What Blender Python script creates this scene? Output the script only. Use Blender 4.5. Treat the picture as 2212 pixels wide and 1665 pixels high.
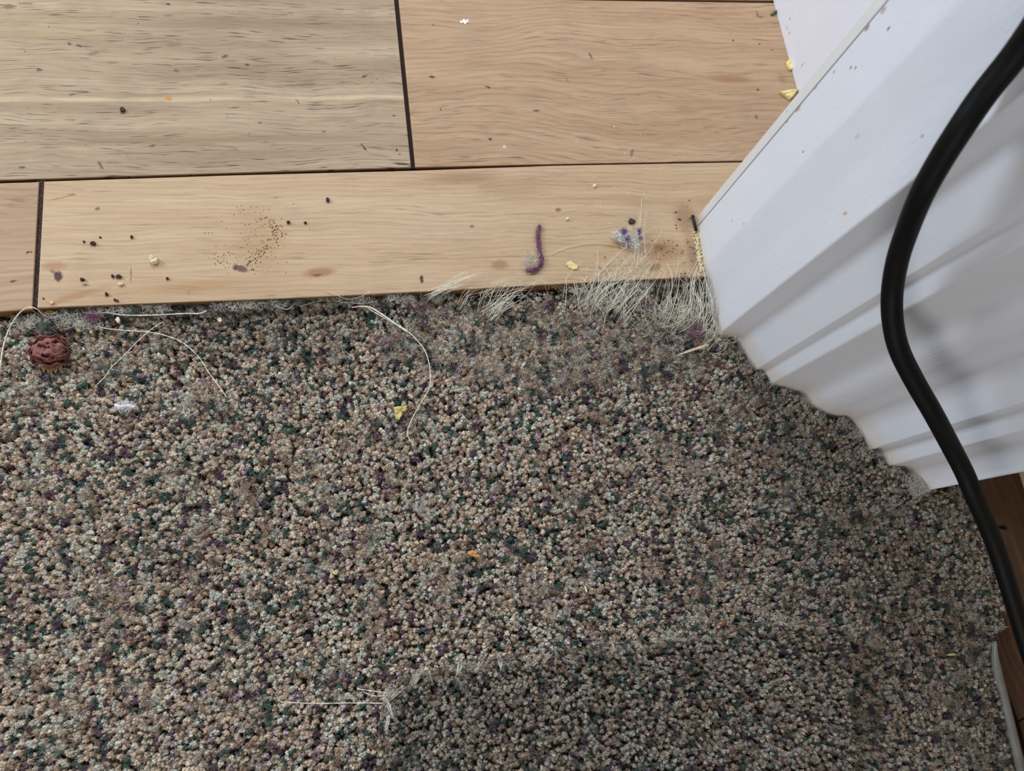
import bpy, bmesh, math, random
import numpy as np
from mathutils import Vector, Matrix, noise as mnoise

for o in list(bpy.data.objects):
    bpy.data.objects.remove(o)
S = bpy.context.scene
C = S.collection

# ------------------------------------------------------------------ camera
W, H = 2212.0, 1665.0
F = 1631.167                                   # focal length in pixels of the 2212 px frame
CAMZ = 0.40
def rodr(w):
    a = np.linalg.norm(w); k = w / a
    K = np.array([[0, -k[2], k[1]], [k[2], 0, -k[0]], [-k[1], k[0], 0]])
    return np.eye(3) + math.sin(a) * K + (1 - math.cos(a)) * K @ K
R = rodr(np.array([-0.26177416, 0.17439981, 0.10132567]))      # world -> camera
RT = R.T
camd = bpy.data.cameras.new('camera')
cam = bpy.data.objects.new('camera', camd); C.objects.link(cam)
M = Matrix(((RT[0][0], RT[0][1], RT[0][2]), (RT[1][0], RT[1][1], RT[1][2]), (RT[2][0], RT[2][1], RT[2][2])))
cam.matrix_world = Matrix.Translation((0, 0, CAMZ)) @ M.to_4x4()
camd.sensor_fit = 'HORIZONTAL'; camd.sensor_width = 36.0
camd.lens = F / W * 36.0
camd.clip_start = 0.01; camd.clip_end = 50
camd.dof.use_dof = True; camd.dof.focus_distance = 0.415; camd.dof.aperture_fstop = 13
S.camera = cam

# ------------------------------------------------------------------ light and exposure
S.view_settings.view_transform = 'Standard'
S.view_settings.look = 'None'
S.view_settings.exposure = 0.0
S.view_settings.gamma = 1.0
S.view_settings.use_curve_mapping = False
wd = bpy.data.worlds.new('world'); S.world = wd; wd.use_nodes = True
wd.node_tree.nodes['Background'].inputs[0].default_value = (1.0, 0.94, 0.88, 1)
wd.node_tree.nodes['Background'].inputs[1].default_value = 0.22
def area(name, loc, target, size, sy, power, col):
    l = bpy.data.lights.new(name, 'AREA'); l.shape = 'RECTANGLE'; l.size = size; l.size_y = sy
    l.energy = power; l.color = col
    o = bpy.data.objects.new(name, l); C.objects.link(o)
    o.location = loc
    o.rotation_euler = (Vector(target) - Vector(loc)).to_track_quat('-Z', 'Y').to_euler()
    return o
area('window_light', (-0.82, 0.62, 0.56), (0.1, 0.0, 0.0), 0.34, 0.34, 7.7, (0.82, 0.92, 1.0))
area('top_fill_light', (-0.05, 1.25, 1.15), (0.0, 0.0, 0.0), 0.5, 0.5, 16.5, (0.93, 0.96, 1.0))  # unseen light added so the architrave shades the lower-right carpet
area('trim_fill_light', (-0.45, -1.25, 0.32), (0.1, 0.0, 0.08), 1.0, 0.5, 6.3, (1.0, 0.93, 0.86))  # unseen low fill added to brighten the trim's down-facing faces

# ------------------------------------------------------------------ helpers
def ray(px, py):
    d = np.array([(px - W / 2) / F, -(py - H / 2) / F, -1.0])
    return RT @ d
def P(px, py, z=0.0):
    """point of the horizontal plane at height z that the photograph shows at this pixel"""
    d = ray(px, py); t = (z - CAMZ) / d[2]
    return Vector((d[0] * t, d[1] * t, z))
def PZ(px, py, depth):
    d = ray(px, py); return Vector((d[0] * depth, d[1] * depth, CAMZ + d[2] * depth))
def PV(px, py, a, b):
    """point on the vertical plane through floor points a, b"""
    d = ray(px, py); n = np.array([-(b[1] - a[1]), b[0] - a[0]])
    t = (n @ np.array([a[0], a[1]])) / (n @ d[:2])
    return Vector((d[0] * t, d[1] * t, CAMZ + d[2] * t))
def lin(r, g, b):
    f = lambda c: (c / 255 / 12.92) if c / 255 <= 0.04045 else ((c / 255 + 0.055) / 1.055) ** 2.4
    return (f(r), f(g), f(b), 1.0)
def link(name, me, mat=None, parent=None, label=None, cat=None, group=None, kind=None):
    o = bpy.data.objects.new(name, me); C.objects.link(o)
    if me is not None and mat is not None:
        me.materials.clear(); me.materials.append(mat)
    if parent: o.parent = parent
    for k, v in (('label', label), ('category', cat), ('group', group), ('kind', kind)):
        if v: o[k] = v
    return o
def mesh(name, verts, faces, smooth=True):
    me = bpy.data.meshes.new(name); me.from_pydata([tuple(v) for v in verts], [], faces); me.update()
    if smooth:
        me.polygons.foreach_set('use_smooth', [True] * len(me.polygons))
    return me
def from_bm(name, bm, smooth=False):
    me = bpy.data.meshes.new(name); bm.normal_update(); bm.to_mesh(me); bm.free()
    if smooth: me.polygons.foreach_set('use_smooth', [True] * len(me.polygons))
    return me
def poly_area(p):
    return 0.5 * sum(p[i][0] * p[(i + 1) % len(p)][1] - p[(i + 1) % len(p)][0] * p[i][1] for i in range(len(p)))
def prism(poly, z0, z1, bevel=0.0, segs=2):
    poly = [(p[0], p[1]) for p in poly]
    if poly_area(poly) < 0: poly = poly[::-1]
    bm = bmesh.new()
    lo = [bm.verts.new((x, y, z0)) for x, y in poly]; hi = [bm.verts.new((x, y, z1)) for x, y in poly]
    n = len(poly)
    bm.faces.new(lo[::-1]); top = bm.faces.new(hi)
    for i in range(n):
        bm.faces.new((lo[i], lo[(i + 1) % n], hi[(i + 1) % n], hi[i]))
    if bevel:
        bmesh.ops.bevel(bm, geom=list(top.edges), offset=bevel, segments=segs, affect='EDGES', profile=0.6)
    return bm
def fillet(poly, rads, n=4):
    out = []
    m = len(poly)
    for i in range(m):
        p = Vector(poly[i]).to_2d(); a = Vector(poly[i - 1]).to_2d(); b = Vector(poly[(i + 1) % m]).to_2d()
        r = rads[i]
        if r <= 0: out.append((p.x, p.y)); continue
        u = (a - p); v = (b - p); L = min(u.length, v.length) * 0.45; r = min(r, L)
        s = p + u.normalized() * r; e = p + v.normalized() * r
        for k in range(n + 1):
            t = k / n
            q = s * (1 - t) ** 2 + p * 2 * t * (1 - t) + e * t * t
            out.append((q.x, q.y))
    return out
def spline(pts, n=8):
    pts = [Vector(p) for p in pts]
    out = []
    for i in range(len(pts) - 1):
        p0 = pts[max(i - 1, 0)]; p1 = pts[i]; p2 = pts[i + 1]; p3 = pts[min(i + 2, len(pts) - 1)]
        for k in range(n):
            t = k / n
            out.append(0.5 * ((2 * p1) + (p2 - p0) * t + (2 * p0 - 5 * p1 + 4 * p2 - p3) * t * t + (3 * p1 - p0 - 3 * p2 + p3) * t ** 3))
    out.append(pts[-1]); return out
class Tubes:
    def __init__(s): s.v = []; s.f = []
    def add(s, pts, rad, sides=3, taper=0.0):
        """rad: number or list; swept tube with closed ends"""
        n = len(pts); base = len(s.v)
        pts = [Vector(p) for p in pts]
        up = Vector((0.123, 0.31, 0.94))
        pa = None
        for i, p in enumerate(pts):
            t = (pts[min(i + 1, n - 1)] - pts[max(i - 1, 0)])
            if t.length < 1e-9: t = Vector((1, 0, 0))
            t.normalize()
            if pa is None:
                a = t.cross(up)
                if a.length < 1e-3: a = t.cross(Vector((1, 0, 0)))
            else:
                a = pa - t * pa.dot(t)
                if a.length < 1e-6: a = t.cross(up)
            pa = a
            a.normalize(); b = t.cross(a)
            r = rad[i] if isinstance(rad, (list, tuple)) else rad * (1 - taper * i / (n - 1))
            for k in range(sides):
                an = 2 * math.pi * k / sides
                s.v.append(p + a * (math.cos(an) * r) + b * (math.sin(an) * r))
        for i in range(n - 1):
            for k in range(sides):
                k2 = (k + 1) % sides
                s.f.append((base + i * sides + k, base + i * sides + k2, base + (i + 1) * sides + k2, base + (i + 1) * sides + k))
        s.f.append(tuple(base + k for k in range(sides))[::-1])
        s.f.append(tuple(base + (n - 1) * sides + k for k in range(sides)))
    def mesh(s, name): return mesh(name, s.v, s.f)

# ------------------------------------------------------------------ materials
class NT:
    def __init__(s, name):
        s.m = bpy.data.materials.new(name); s.m.use_nodes = True; s.t = s.m.node_tree
        s.b = s.t.nodes['Principled BSDF']
    def n(s, typ, **kw):
        nd = s.t.nodes.new(typ)
        for k, v in kw.items(): setattr(nd, k, v)
        return nd
    def l(s, a, b): s.t.links.new(a, b)
    def setin(s, sock, v):
        if hasattr(v, 'links') or isinstance(v, bpy.types.NodeSocket): s.l(v, sock)
        else: sock.default_value = v
    def math(s, op, a, b=0.0, c=None):
        nd = s.n('ShaderNodeMath', operation=op); s.setin(nd.inputs[0], a); s.setin(nd.inputs[1], b)
        if c is not None: s.setin(nd.inputs[2], c)
        return nd.outputs[0]
    def vmath(s, op, a, b):
        nd = s.n('ShaderNodeVectorMath', operation=op); s.setin(nd.inputs[0], a); s.setin(nd.inputs[1], b)
        return nd.outputs[1] if op == 'LENGTH' else nd.outputs[0]
    def pos(s): return s.n('ShaderNodeTexCoord').outputs['Object']
    def noise(s, vec, scale=1.0, detail=2.0, rough=0.5, dist=0.0):
        nd = s.n('ShaderNodeTexNoise'); s.setin(nd.inputs['Vector'], vec); nd.inputs['Scale'].default_value = scale
        nd.inputs['Detail'].default_value = detail; nd.inputs['Roughness'].default_value = rough; nd.inputs['Distortion'].default_value = dist
        return nd.outputs[0]
    def rng(s, v, a, b, c=0.0, d=1.0, smooth=False):
        nd = s.n('ShaderNodeMapRange'); s.setin(nd.inputs[0], v)
        if smooth: nd.interpolation_type = 'SMOOTHSTEP'
        for i, x in enumerate((a, b, c, d)): nd.inputs[i + 1].default_value = x
        return nd.outputs[0]
    def mix(s, f, a, b, mode='MIX'):
        nd = s.n('ShaderNodeMix', data_type='RGBA', blend_type=mode)
        s.setin(nd.inputs[0], f); s.setin(nd.inputs[6], a); s.setin(nd.inputs[7], b)
        return nd.outputs[2]
    def bump(s, h, strength=0.3, dist=0.001):
        nd = s.n('ShaderNodeBump'); nd.inputs['Strength'].default_value = strength; nd.inputs['Distance'].default_value = dist
        s.setin(nd.inputs['Height'], h); s.l(nd.outputs[0], s.b.inputs['Normal'])
    def spots(s, col, pos, lst):
        """lst: (centre, (rx,ry,rz), colour, strength, softness[, angle])"""
        for sp in lst:
            c, r, co, st, soft = sp[:5]
            d = s.vmath('SUBTRACT', pos, tuple(c))
            if len(sp) > 5:
                vr = s.n('ShaderNodeVectorRotate', rotation_type='Z_AXIS'); s.l(d, vr.inputs[0]); vr.inputs['Angle'].default_value = -sp[5]; d = vr.outputs[0]
            d = s.vmath('DIVIDE', d, r)
            ln = s.n('ShaderNodeVectorMath', operation='LENGTH'); s.l(d, ln.inputs[0])
            f = s.rng(ln.outputs[1], 1.0 - soft, 1.0 + soft, st, 0.0, True)
            col = s.mix(f, col, co)
        return col
    def out(s, col, rough=0.6, spec=0.3):
        s.setin(s.b.inputs['Base Color'], col); s.setin(s.b.inputs['Roughness'], rough)
        s.b.inputs['Specular IOR Level'].default_value = spec
        return s.m
PX = 0.000258                                        # metres per pixel on the floor

def wood_mat(name, ca, cb, seed, pores, rings, ringscale, spots=(), tilt=0.0, dirt=0.35, streak=None, warp=1.0):
    t = NT(name); p = t.pos()
    rt = t.n('ShaderNodeVectorRotate', rotation_type='Z_AXIS'); t.l(p, rt.inputs[0]); rt.inputs['Angle'].default_value = tilt
    q = t.vmath('ADD', rt.outputs[0], (seed * 0.37, seed * 0.91, seed * 0.13))
    # gentle waviness of the grain
    wv = t.noise(t.vmath('MULTIPLY', q, (14, 30, 1)), 1.0, 2.0)
    off = t.n('ShaderNodeCombineXYZ'); t.l(t.math('MULTIPLY', t.math('SUBTRACT', wv, 0.5), 0.012 * warp), off.inputs[1])
    g = t.vmath('ADD', q, off.outputs[0])
    broad = t.noise(t.vmath('MULTIPLY', g, (5, 75, 1)), 1.0, 4.0, 0.6)
    col = t.mix(t.rng(broad, 0.33, 0.68), ca, cb)
    fine = t.noise(t.vmath('MULTIPLY', g, (35, 1100, 1)), 1.0, 3.0, 0.6)
    col = t.mix(t.rng(fine, 0.38, 0.68, 0.0, 0.38), col, tuple(c * 0.68 for c in cb[:3]) + (1,))
    # growth rings
    sep = t.n('ShaderNodeSeparateXYZ'); t.l(g, sep.inputs[0])
    ph = t.math('ADD', t.math('MULTIPLY', sep.outputs[1], ringscale), t.math('MULTIPLY', t.noise(t.vmath('MULTIPLY', q, (9, 16, 1)), 1.0, 1.0), 5.0 * warp))
    fr = t.math('FRACT', ph)
    line = t.math('MULTIPLY', t.rng(fr, 0.45, 0.97, 0, 1), t.rng(fr, 0.97, 1.0, 1, 0))
    line = t.math('MULTIPLY', line, t.rng(t.noise(t.vmath('MULTIPLY', q, (12, 260, 1)), 1.0, 2.0), 0.35, 0.7, 0.1, 1.0))
    col = t.mix(t.math('MULTIPLY', line, rings), col, lin(146, 108, 78))
    # open pores: short dark dashes along the grain
    po = t.noise(t.vmath('MULTIPLY', g, (62, 1350, 1)), 1.0, 1.5, 0.5)
    pomask = t.rng(t.noise(t.vmath('MULTIPLY', g, (8, 120, 1)), 1.0, 2.0), 0.4, 0.62, 0.25, 1.0)
    pf = t.math('MULTIPLY', t.rng(po, 0.60, 0.69, 0, 1), t.math('MULTIPLY', pomask, pores))
    col = t.mix(pf, col, lin(74, 58, 46))
    if streak:
        for (yy, hw, c, st) in streak:
            s2 = t.n('ShaderNodeSeparateXYZ'); t.l(t.vmath('ADD', p, t.vmath('MULTIPLY', off.outputs[0], (1, .35, 1))), s2.inputs[0])
            dd = t.math('ABSOLUTE', t.math('SUBTRACT', s2.outputs[1], yy))
            col = t.mix(t.math('MULTIPLY', t.rng(dd, hw * 0.1, hw * 1.3, st, 0.0, True), t.rng(t.noise(t.vmath('MULTIPLY', g, (14, 900, 1)), 1.0, 2.0), .3, .6, .25, 1.0)), col, c)
    # walked-in grime
    gr = t.noise(t.vmath('MULTIPLY', p, (30, 45, 1)), 1.0, 5.0, 0.65)
    col = t.mix(t.rng(gr, 0.5, 0.8, 0.0, dirt), col, lin(120, 100, 80))
    spk = t.noise(p, 900.0, 2.0, 0.6)
    col = t.mix(t.rng(spk, 0.73, 0.76, 0.0, 0.7), col, lin(110, 85, 65))
    pj = t.n('ShaderNodeTexNoise'); t.l(p, pj.inputs['Vector']); pj.inputs['Scale'].default_value = 700; pj.inputs['Detail'].default_value = 2
    wob = t.vmath('MULTIPLY', t.vmath('SUBTRACT', pj.outputs['Color'], (0.5, 0.5, 0.5)), (0.0022, 0.0022, 0.0))
    col = t.spots(col, t.vmath('ADD', p, wob), spots)
    sz = t.n('ShaderNodeSeparateXYZ'); t.l(p, sz.inputs[0])
    col = t.mix(t.rng(sz.outputs[2], -0.0016, -0.0006, .85 if tilt < 1 else 0, 0.0), col, lin(118, 78, 46))
    t.bump(t.math('SUBTRACT', t.math('MULTIPLY', fine, 0.3), t.math('MULTIPLY', pf, 1.0)), 0.25, 0.0004)
    return t.out(t.mix(1.0, col, (.80, .765, .72, 1), 'MULTIPLY'), t.rng(broad, 0.2, 0.8, 0.5, 0.68), 0.22)
def spot(px, py, w, h, col, st=0.8, soft=0.3, ang=0.0, z=0.0):
    return (P(px, py, z), (w * PX / 2, h * PX / 2, 0.02), col, st, soft, math.radians(ang))
DK = lin(62, 48, 42); PU = lin(78, 54, 66); GY = lin(110, 98, 88); BR = lin(142, 95, 62)

def fibre_mat(name, col, rough=0.9, sss=0.0, var=0.25, trans=0.0):
    t = NT(name)
    nz = t.noise(t.pos(), 900.0, 2.0)
    c = t.mix(t.rng(nz, 0.3, 0.7), tuple(x * (1 - var) for x in col[:3]) + (1,), tuple(min(1, x * (1 + var)) for x in col[:3]) + (1,))
    t.out(c, rough, 0.2)
    t.b.inputs['Sheen Weight'].default_value = 0.2
    if trans: t.b.inputs['Alpha'].default_value = 1 - trans
    return t.m
def plain(name, col, rough=0.6, spec=0.3, var=0.12, scale=600.0, bump=0.0):
    t = NT(name); nz = t.noise(t.pos(), scale, 3.0, 0.6)
    c = t.mix(t.rng(nz, 0.3, 0.7), tuple(x * (1 - var) for x in col[:3]) + (1,), tuple(min(1, x * (1 + var)) for x in col[:3]) + (1,))
    if bump: t.bump(nz, bump, 0.0004)
    return t.out(c, rough, spec)

# ------------------------------------------------------------------ floor and planks
m_sub = plain('dark_subfloor', lin(52, 40, 32), 0.9)
sub = link('floor', from_bm('floor', prism([(-0.9, -0.7), (0.75, -0.7), (0.75, 0.9), (-0.9, 0.9)], -0.030, -0.0145)), m_sub, kind='structure')
def plank(poly, mat, z1=0.0, z0=-0.0142, bev=0.0005, name='plank', **kw):
    return link(name, from_bm('plank', prism(poly, z0, z1, bev), True if False else False), mat, sub, **kw)

wA = wood_mat('oak_grey_brown', lin(208, 190, 164), lin(170, 148, 126), 1.0, 1.0, 0.35, 330, tilt=0.02, dirt=0.35,
    streak=[(P(400, 213).y, 0.0020, lin(226, 208, 176), 0.75), (P(400, 303).y, 0.0035, lin(150, 120, 98), 0.35), (P(600, 185).y, 0.002, lin(140, 112, 92), 0.3)],
    spots=[spot(600, 48, 620, 44, lin(140, 112, 90), .45, .9), spot(480, 303, 620, 18, lin(150, 122, 98), .45, .9), spot(80, 60, 220, 60, lin(190, 172, 132), .35, .9), spot(640, 330, 300, 30, lin(160, 134, 110), .4, .9), spot(363, 9, 10, 6, DK), spot(150, 95, 11, 6, DK, .7, .3, -25), spot(171, 99, 12, 5, DK, .7, .4, -20), spot(84, 151, 13, 7, DK, .7),
           spot(381, 153, 11, 9, GY), spot(486, 122, 16, 8, DK, .7, .4, 20), spot(534, 140, 11, 5, DK), spot(787, 165, 14, 6, DK, .7, .4, 30),
           spot(217, 357, 7, 20, GY, .9, .4, 30), spot(48, 361, 11, 7, DK, .7), spot(786, 318, 4, 24, DK, .9, .3, 32), spot(643, 219, 3, 16, DK, .8, .3, 25),
           spot(375, 97, 34, 12, lin(140, 112, 96), .6, .5), spot(202, 115, 24, 8, GY, .6, .6, 20), spot(640, 184, 70, 4, GY, .8, .6, 0), spot(690, 105, 20, 5, GY, .5, .6),
           spot(851, 250, 8, 5, DK, .8), spot(863, 334, 5, 4, DK, 1), spot(857, 324, 4, 7, DK, .9, .3, 25), spot(364, 212, 13, 11, lin(206, 150, 92), .95, .2),
           spot(20, 14, 26, 12, lin(110, 82, 72), .7, .5), spot(55, 8, 30, 8, lin(120, 92, 80), .6, .5), spot(460, 40, 80, 10, lin(150, 122, 100), .4, .7),
           spot(562, 265, 10, 4, DK, .7), spot(700, 285, 10, 4, DK, .6), spot(155, 205, 12, 5, GY, .6, .4, 25), spot(330, 315, 16, 5, DK, .6, .4, 15)])
wB = wood_mat('oak_warm', lin(206, 178, 148), lin(190, 159, 129), 2.0, 0.6, 0.5, 230, tilt=0.03, dirt=0.25, warp=1.5,
    spots=[spot(933, 166, 14, 8, DK, .85, .3), spot(1054, 188, 16, 5, DK, .8, .3, -20), spot(1276, 121, 5, 20, lin(80, 70, 68), .8, .4, 15), spot(1158, 239, 20, 5, DK, .7, .3),
           spot(1059, 300, 8, 6, DK, .9), spot(1089, 317, 9, 7, lin(228, 222, 214), .9), spot(1365, 330, 8, 22, GY, .7, .4, -25), spot(1575, 170, 110, 22, lin(158, 112, 78), .6, .6, -3),
           spot(1636, 30, 4, 26, DK, .5, .4), spot(1644, 37, 16, 5, DK, .6), spot(1637, 194, 10, 8, DK, .7), spot(1634, 252, 9, 14, lin(120, 88, 66), .7), spot(1584, 87, 5, 4, DK, .9),
           spot(1641, 95, 6, 5, DK, .9), spot(1668, 107, 6, 4, DK, .8), spot(1690, 170, 20, 30, lin(150, 118, 88), .5, .7), spot(952, 237, 3, 8, DK, .9, .3, 20), spot(936, 54, 7, 7, GY, .7),
           spot(1480, 235, 60, 10, lin(165, 125, 92), .4, .7), spot(1225, 172, 3, 18, GY, .5, .4, 20), spot(1645, 140, 40, 8, lin(150, 112, 84), .5, .6)])
wC = wood_mat('oak_pale_board', lin(220, 196, 166), lin(206, 178, 145), 3.3, 0.35, 0.3, 330, tilt=0.035, dirt=0.2, warp=.8,
    spots=[spot(690, 588, 62, 20, lin(168, 116, 76), .75, .5, 4), spot(685, 594, 18, 6, lin(120, 74, 50), .8, .5), spot(520, 580, 30, 14, lin(84, 58, 60), .85, .4, -20), spot(508, 577, 10, 16, lin(84, 58, 60), .7, .4),
           spot(126, 597, 15, 22, PU, .95, .3, 5), spot(116, 588, 16, 8, PU, .6, .4, -40), spot(118, 575, 46, 20, lin(175, 128, 88), .6, .6), spot(160, 640, 110, 14, lin(172, 124, 84), .5, .6, 15),
           spot(211, 451, 11, 7, lin(130, 110, 88), .9, .2), spot(708, 433, 9, 9, DK, .6), spot(911, 603, 8, 18, DK, .9, .25), spot(1080, 572, 36, 22, lin(158, 118, 78), .6, .5),
           spot(1000, 385, 160, 26, lin(150, 126, 100), .55, .7), spot(1110, 410, 150, 40, lin(168, 142, 112), .4, .7, 5), spot(1430, 540, 90, 50, lin(150, 108, 70), .55, .6), spot(1425, 535, 26, 20, DK, .4, .6),
           spot(1497, 550, 26, 90, lin(110, 82, 60), .5, .9), spot(1415, 578, 30, 16, lin(110, 76, 48), .6, .5, 30), spot(1480, 470, 50, 70, lin(135, 100, 70), .5, .6), spot(1460, 458, 7, 5, DK, .9), spot(1468, 474, 9, 7, DK, .9),
           spot(1206, 453, 14, 10, lin(130, 96, 62), .8, .4), spot(1020, 489, 10, 8, GY, .7), spot(155, 421, 16, 6, lin(150, 124, 80), .7), spot(130, 428, 40, 3, lin(140, 110, 76), .6, .3, 14),
           spot(1340, 530, 70, 12, lin(160, 116, 74), .6, .6), spot(560, 520, 90, 120, lin(176, 142, 100), .35, .8), spot(283, 592, 3, 36, lin(140, 100, 70), .7, .4), spot(420, 620, 200, 24, lin(180, 134, 92), .4, .7, 5),
           spot(1480, 600, 70, 16, lin(110, 76, 52), .6, .6), spot(1307, 556, 6, 6, lin(120, 80, 50), .8), spot(1297, 580, 6, 6, DK, .8)])
wD = wood_mat('oak_short_board', lin(204, 176, 148), lin(188, 158, 130), 4.1, 0.4, 0.4, 260, tilt=0.0, dirt=0.3,
    spots=[spot(28, 608, 14, 5, DK, .8), spot(60, 545, 5, 4, DK, 1), spot(68, 544, 5, 4, DK, 1), spot(30, 430, 34, 6, lin(150, 110, 80), .5, .5)])

XL, YT = -260, -420                                  # how far the boards run on past the frame, as pixels
plank([P(XL, 397), P(XL, YT), P(812, YT), P(851, 0), P(888, 361)], wA)
plank([P(897, 361), P(861, 0), P(824, YT), P(2000, YT), P(2000, 8.0), P(1400, 1.5), P(1400, 1.5), P(1000, -6), P(861, -8)][0:2] + [P(861, -7), P(1335, 2), P(1700, 7), P(2000, 12), P(2000, 335), P(1630, 346), P(1150, 355)], wB)
plank([P(860, -12), P(1335, -3), P(1700, 1), P(2000, 6), P(2000, YT), P(824, YT)], wB)
plank([P(XL, 402), P(0, 396), P(84, 392.5), P(69, 667), P(0, 672), P(XL, 686)], wD)
plank([P(95, 391.5), P(500, 379), P(888, 369), P(1200, 358), P(1640, 350), P(2000, 342), P(2000, 560), P(1500, 598), P(1360, 604.5), P(1200, 613), P(1000, 624), P(820, 634), P(600, 644), P(300, 655), P(80, 665)], wC)
# dirt-packed joints
m_joint = NT('joint_dirt'); jn = m_joint.noise(m_joint.pos(), 1600, 3, .7)
m_joint = m_joint.out(m_joint.mix(m_joint.rng(jn, .45, .7), lin(40, 31, 29), lin(96, 80, 74)), 0.95, 0.1)
link('joint', from_bm('joint', prism([P(80, 380, -.0012), P(100, 380, -.0012), P(82, 663, -.0012), P(64, 665, -.0012)], -0.0141, -0.0009)), m_joint, sub)
link('joint', from_bm('joint', prism([P(800, YT, -.002), P(840, YT, -.002), P(899, 364, -.002), P(884, 364, -.002)], -0.0141, -0.0018)), plain('joint_grime', lin(50, 38, 32), .95), sub)
link('joint', from_bm('joint', prism([P(XL, 385, -.003), P(900, 352, -.003), P(1990, 330, -.003), P(1990, 360, -.003), P(900, 380, -.003), P(XL, 412, -.003)], -0.014, -0.0028)), plain('joint_filler', lin(44, 33, 26), .95), sub)  # dark filler under the long seam

# ------------------------------------------------------------------ painted trim
def paint_mat(name, col, spots=(), grime=0.42, warm=lin(214, 194, 160), gz=.03):
    t = NT(name); p = t.pos()
    n1 = t.noise(p, 60, 4, .6)
    c = t.mix(t.rng(n1, .35, .7, 0, .25), col, tuple(x * .9 for x in col[:3]) + (1,))
    sep = t.n('ShaderNodeSeparateXYZ'); t.l(p, sep.inputs[0])
    low = t.rng(t.math('ADD', sep.outputs[2], t.math('MULTIPLY', t.noise(p, 130, 4, .6), gz)), 0.2 * gz, 1.0 * gz, grime, 0.0, True)
    c = t.mix(low, c, warm)
    sp = t.noise(p, 420, 3, .7)
    c = t.mix(t.rng(sp, .735, .76, 0, .6), c, lin(150, 132, 118))
    pj = t.n('ShaderNodeTexNoise'); t.l(p, pj.inputs['Vector']); pj.inputs['Scale'].default_value = 900
    wob = t.vmath('MULTIPLY', t.vmath('SUBTRACT', pj.outputs['Color'], (.5, .5, .5)), (0.0012, 0.0012, 0.0012))
    c = t.spots(c, t.vmath('ADD', p, wob), spots)
    h = t.math('ADD', t.math('MULTIPLY', t.noise(t.vmath('MULTIPLY', p, (1, 1, .25)), 260, 3, .55), 1.0), t.math('MULTIPLY', t.rng(t.noise(p, 330, 2, .5), .66, .72), .5))
    t.bump(h, 0.28, 0.0006)
    return t.out(c, 0.42, 0.35)

ZT = 1.3
zc = -0.006
A = P(1506, 467, 0); K = P(1508, 489, 0); Bp = P(1521, 576, 0)
fl = lambda x, y: P(x, y, zc)
prof = [K, Bp, fl(1534, 650), fl(1552, 722), fl(1592, 727), fl(1604, 748), fl(1637, 797), fl(1651, 797), fl(1669, 827), fl(1738, 845), fl(1757, 872), fl(1793, 894), fl(1838, 898),
        fl(1863, 930), fl(1886, 970), fl(1904, 966), fl(1926, 1005), fl(1962, 1006), fl(1997, 1049), fl(2002, 1060)]
rad = [0.0004, .0014, .003, .0012, .006, .003, .0010, .002, .0012, .003, .004, .006, .003, .002, .0012, .002, .0012, .002, .0014, .0012]
J2 = prof[-1]
back = [Vector((J2.x + 0.16, J2.y + 0.022, 0)), Vector((J2.x + 0.16, K.y, 0)), Vector((K.x + 0.035, K.y, 0))]
tv = lambda x, y, a, b, r, col, st, so=.4: (PV(x, y, a, b), (r * .00012, r * .00012, r * .0002), col, st, so)
CH = lin(128, 102, 90)
m_trim = paint_mat('white_gloss_paint', lin(221, 226, 237),
    [tv(1919, 62, K, Bp, 5, CH, .9), tv(1838, 146, K, Bp, 4, CH, .8), tv(1848, 147, K, Bp, 4, CH, .8), tv(1802, 155, K, Bp, 5, lin(170, 165, 130), .7), tv(1990, 294, Bp, prof[3], 6, lin(165, 155, 145), .8),
     tv(1824, 461, Bp, prof[3], 7, lin(205, 165, 105), .9), tv(1794, 454, Bp, prof[3], 4, CH, .8), tv(1735, 328, K, Bp, 4, lin(150, 105, 70), .8), tv(1606, 483, K, Bp, 5, lin(205, 175, 140), .9), tv(1581, 476, K, Bp, 4, CH, .6),
     tv(1850, 295, Bp, prof[3], 9, lin(205, 198, 188), .7), tv(1764, 348, K, Bp, 4, CH, .5), tv(1908, 22, K, Bp, 9, lin(175, 160, 148), .8), tv(1873, 60, K, Bp, 8, CH, .7), tv(1829, 102, K, Bp, 8, CH, .7), tv(1724, 234, K, Bp, 11, lin(170, 150, 132), .8), tv(1700, 262, K, Bp, 5, CH, .7), tv(1762, 190, K, Bp, 6, lin(180, 165, 150), .7), tv(1683, 618, Bp, prof[3], 3, DK, .7)])
arch = link('trim_1', from_bm('architrave', prism(fillet(prof + back, rad + [0, 0, 0], 4), -0.0145, ZT)), m_trim, kind='structure')
arch['label'] = 'white painted moulded door architrave standing on the frayed carpet corner'
# door lining (narrow painted strip behind the crack)
g = (K - A).normalized() * 0.0008
lin_poly = [A, K - g, Vector((K.x + 0.034, K.y + .0006, 0)), Vector((A.x + 0.034, A.y + .001, 0))]
m_lin = paint_mat('old_white_paint', lin(218, 219, 220), [tv(1589, 362, A, K, 8, lin(170, 130, 105), .9, .4), tv(1700, 240, A, K, 4, CH, .5)], .8, lin(190, 165, 138))
ln = link('trim_2', from_bm('lining', prism(fillet([A, lin_poly[1], lin_poly[2], lin_poly[3]], [.0006, .0004, 0, 0], 3), -0.0145, ZT)), m_lin, kind='structure')
ln['label'] = 'narrow white painted door lining strip left of the crack in the paint'
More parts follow.
